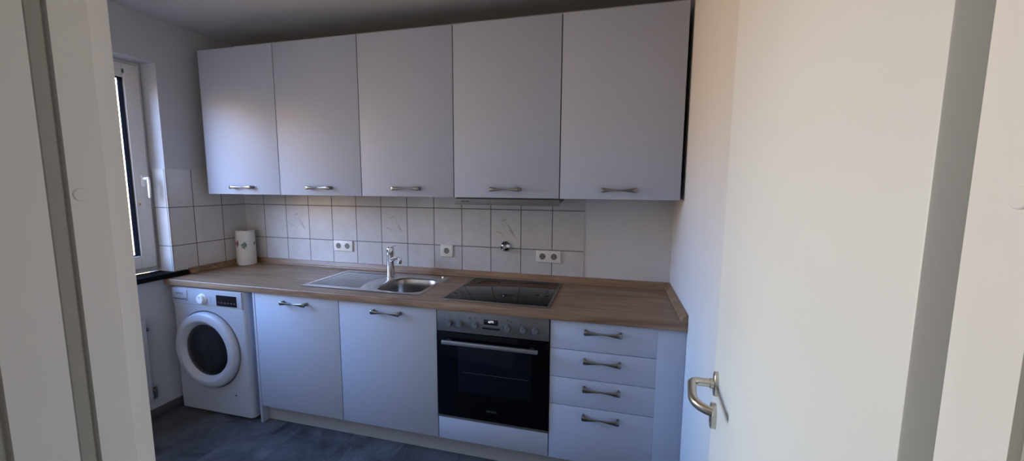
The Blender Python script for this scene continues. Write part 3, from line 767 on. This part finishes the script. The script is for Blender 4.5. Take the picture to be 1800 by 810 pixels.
# ------------------------------------------------------------------ kitchen roll
RX, RY = -1.800, -.094
kr = thing('kitchen_roll', 'white kitchen paper roll with small printed motifs standing in the corner', 'kitchen roll', (RX, RY, ZW))
b = BM(); n = 56; zs = [(.0, .0605), (.004, .0615), (.06, .0618), (.13, .0612), (.20, .0618), (.252, .0614), (.256, .060)]
rings = []
for z, r in zs:
    rings.append([b.verts.new((RX + (r + .0014 * math.sin(3 * 2 * PI * k / n + z * 9) * (1 if z < .25 else .6)) * math.cos(2 * PI * k / n), RY + (r + .0014 * math.sin(3 * 2 * PI * k / n + z * 9)) * math.sin(2 * PI * k / n), ZW + z)) for k in range(n)])
inner = [[b.verts.new((RX + .021 * math.cos(2 * PI * k / n), RY + .021 * math.sin(2 * PI * k / n), ZW + z)) for k in range(n)] for z in (.2575, .0)]
seq = rings + inner + [rings[0]]
for A, B in zip(seq, seq[1:]):
    for k in range(n): b.faces.new((A[k], A[(k + 1) % n], B[(k + 1) % n], B[k]))
bmesh.ops.recalc_face_normals(b, faces=b.faces[:])
obj('paper', b, 'paper', kr, smooth=50)
b = BM(); lathe(b, [(.0208, .0005), (.0208, .257), (.0192, .257), (.0192, .0005), (.0208, .0005)], (RX, RY, ZW), (0, 0, 1), 32); obj('core_tube', b, 'paper_core', kr)
b = BM(); a0 = math.radians(196); pp = []
for k in range(7):
    t_ = k / 6; a = a0 + .30 * t_; r = .0632 + .007 * (t_ ** 2); pp.append((RX + r * math.cos(a), RY + r * math.sin(a)))
A = [b.verts.new((x, y, ZW + .003)) for x, y in pp]; B = [b.verts.new((x, y, ZW + .252)) for x, y in pp]
for k in range(6): b.faces.new((A[k], A[k + 1], B[k + 1], B[k]))
obj('loose_sheet', b, 'paper', kr)

# ------------------------------------------------------------------ radiator
rd = thing('radiator', 'white flat panel radiator on the wall under the window', 'radiator', (XL, -1.2, .38))
b = BM(); box(b, XL + .022, XL + .034, -1.66, -.752, .12, .655, .005, 3); box(b, XL + .024, XL + .0325, -1.65, -.762, .655, .661, .002); obj('panel', b, 'radiator', rd)
for y in (-1.5, -.9): obj('wall_bracket', box(BM(), XL, XL + .023, y - .015, y + .015, .2, .58), 'radiator', rd)
obj('air_vent', lathe(BM(), [(.010, 0), (.010, .010), (.007, .013), (0, .014)], (XL + .028, -.752, .584), (0, 1, 0), 24), 'hob_trim', rd)
b = BM(); cyl(b, (XL + .028, -.752, .19), (XL + .028, -.737, .19), .010, seg=20); cyl(b, (XL + .028, -.735, .21), (XL + .028, -.735, .14), .008, seg=20); obj('lockshield_valve', b, 'hob_trim', rd)
b = BM(); cyl(b, (XL + .028, -.735, .145), (XL + .004, -.735, .125), .007, seg=16); obj('supply_pipe', b, 'radiator', rd)

# ------------------------------------------------------------------ light: daylight through the window, an added dim fill light in the corridor
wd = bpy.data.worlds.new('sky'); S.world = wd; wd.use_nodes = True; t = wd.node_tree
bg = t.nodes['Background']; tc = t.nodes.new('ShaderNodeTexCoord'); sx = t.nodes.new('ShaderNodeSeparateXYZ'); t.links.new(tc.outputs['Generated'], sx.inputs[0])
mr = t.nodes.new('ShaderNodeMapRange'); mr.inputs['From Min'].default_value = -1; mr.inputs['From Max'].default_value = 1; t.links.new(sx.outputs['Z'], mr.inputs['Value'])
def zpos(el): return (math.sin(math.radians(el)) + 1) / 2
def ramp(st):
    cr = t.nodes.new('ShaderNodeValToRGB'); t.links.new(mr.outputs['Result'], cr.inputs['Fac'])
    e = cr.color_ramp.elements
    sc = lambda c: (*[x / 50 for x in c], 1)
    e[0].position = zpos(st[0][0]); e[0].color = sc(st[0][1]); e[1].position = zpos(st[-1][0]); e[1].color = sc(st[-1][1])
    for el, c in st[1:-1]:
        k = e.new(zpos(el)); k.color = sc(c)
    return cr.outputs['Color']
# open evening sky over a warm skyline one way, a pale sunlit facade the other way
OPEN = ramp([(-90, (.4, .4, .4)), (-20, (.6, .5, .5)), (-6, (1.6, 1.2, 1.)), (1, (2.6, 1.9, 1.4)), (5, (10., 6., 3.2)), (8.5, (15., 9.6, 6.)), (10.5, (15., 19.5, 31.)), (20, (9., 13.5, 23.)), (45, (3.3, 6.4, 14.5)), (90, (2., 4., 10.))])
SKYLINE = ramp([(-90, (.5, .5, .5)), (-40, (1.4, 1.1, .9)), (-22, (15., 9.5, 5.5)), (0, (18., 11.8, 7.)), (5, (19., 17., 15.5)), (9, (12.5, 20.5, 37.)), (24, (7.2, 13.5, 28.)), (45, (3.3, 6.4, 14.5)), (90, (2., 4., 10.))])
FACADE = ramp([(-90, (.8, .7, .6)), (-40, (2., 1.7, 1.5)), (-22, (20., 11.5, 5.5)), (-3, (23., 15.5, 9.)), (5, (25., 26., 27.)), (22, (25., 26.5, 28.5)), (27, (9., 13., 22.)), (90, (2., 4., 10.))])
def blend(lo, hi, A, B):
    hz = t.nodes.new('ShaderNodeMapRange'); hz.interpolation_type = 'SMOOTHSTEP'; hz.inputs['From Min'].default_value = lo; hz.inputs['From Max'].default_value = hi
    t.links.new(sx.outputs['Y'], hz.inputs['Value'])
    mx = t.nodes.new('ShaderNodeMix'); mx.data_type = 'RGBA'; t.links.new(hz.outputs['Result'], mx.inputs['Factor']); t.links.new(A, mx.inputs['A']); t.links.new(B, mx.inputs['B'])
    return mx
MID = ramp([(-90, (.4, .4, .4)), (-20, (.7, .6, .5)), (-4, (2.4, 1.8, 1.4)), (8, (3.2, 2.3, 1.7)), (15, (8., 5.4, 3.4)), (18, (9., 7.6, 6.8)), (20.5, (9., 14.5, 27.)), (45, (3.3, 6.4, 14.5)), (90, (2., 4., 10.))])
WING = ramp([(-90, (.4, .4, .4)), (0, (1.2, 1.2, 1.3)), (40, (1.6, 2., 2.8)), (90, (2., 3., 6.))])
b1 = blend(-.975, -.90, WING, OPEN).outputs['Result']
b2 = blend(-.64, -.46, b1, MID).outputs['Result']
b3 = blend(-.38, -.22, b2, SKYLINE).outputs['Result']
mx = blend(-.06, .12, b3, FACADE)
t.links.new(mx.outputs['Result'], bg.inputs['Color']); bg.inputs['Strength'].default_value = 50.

def area(name, locv, rot, sx_, sy_, energy, color, portal=False):
    l = bpy.data.lights.new(name, 'AREA'); l.shape = 'RECTANGLE'; l.size = sx_; l.size_y = sy_; l.energy = energy; l.color = color
    if portal: l.cycles.is_portal = True
    o = bpy.data.objects.new(name, l); COL.objects.link(o); o.location = locv; o.rotation_euler = rot; return o
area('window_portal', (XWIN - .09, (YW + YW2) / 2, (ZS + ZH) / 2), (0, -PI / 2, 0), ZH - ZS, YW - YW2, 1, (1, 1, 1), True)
area('corridor_fill_light', (.2, -3.2, ZC - .02), (0, 0, 0), .5, .5, 5., (1., .90, .78))  # added unseen fill light behind the camera, lifts the door frame

# ------------------------------------------------------------------ camera
cam = bpy.data.cameras.new('camera'); co = bpy.data.objects.new('camera', cam); COL.objects.link(co); S.camera = co
cam.sensor_width = 36; cam.sensor_fit = 'HORIZONTAL'; cam.lens = 690.2615 / 1800 * 36; cam.clip_start = .01
rgt = Vector((0.96819603, 0.25013112, 0.00555563)); upv = Vector((-0.0339983, 0.10953475, 0.99340136)); fwd = Vector((-0.24787206, 0.96199613, -0.11455515))
co.matrix_world = Matrix(((rgt.x, upv.x, -fwd.x, .87881709), (rgt.y, upv.y, -fwd.y, -2.43671138), (rgt.z, upv.z, -fwd.z, 1.47736289), (0, 0, 0, 1)))

S.view_settings.view_transform = 'Standard'; S.view_settings.look = 'None'; S.view_settings.exposure = 0; S.view_settings.gamma = 1
S.cycles.max_bounces = 12; S.cycles.diffuse_bounces = 8; S.cycles.glossy_bounces = 6; S.cycles.transparent_max_bounces = 12
S.cycles.use_denoising = True; S.cycles.sample_clamp_indirect = 6
S.cycles.caustics_reflective = False; S.cycles.caustics_refractive = False
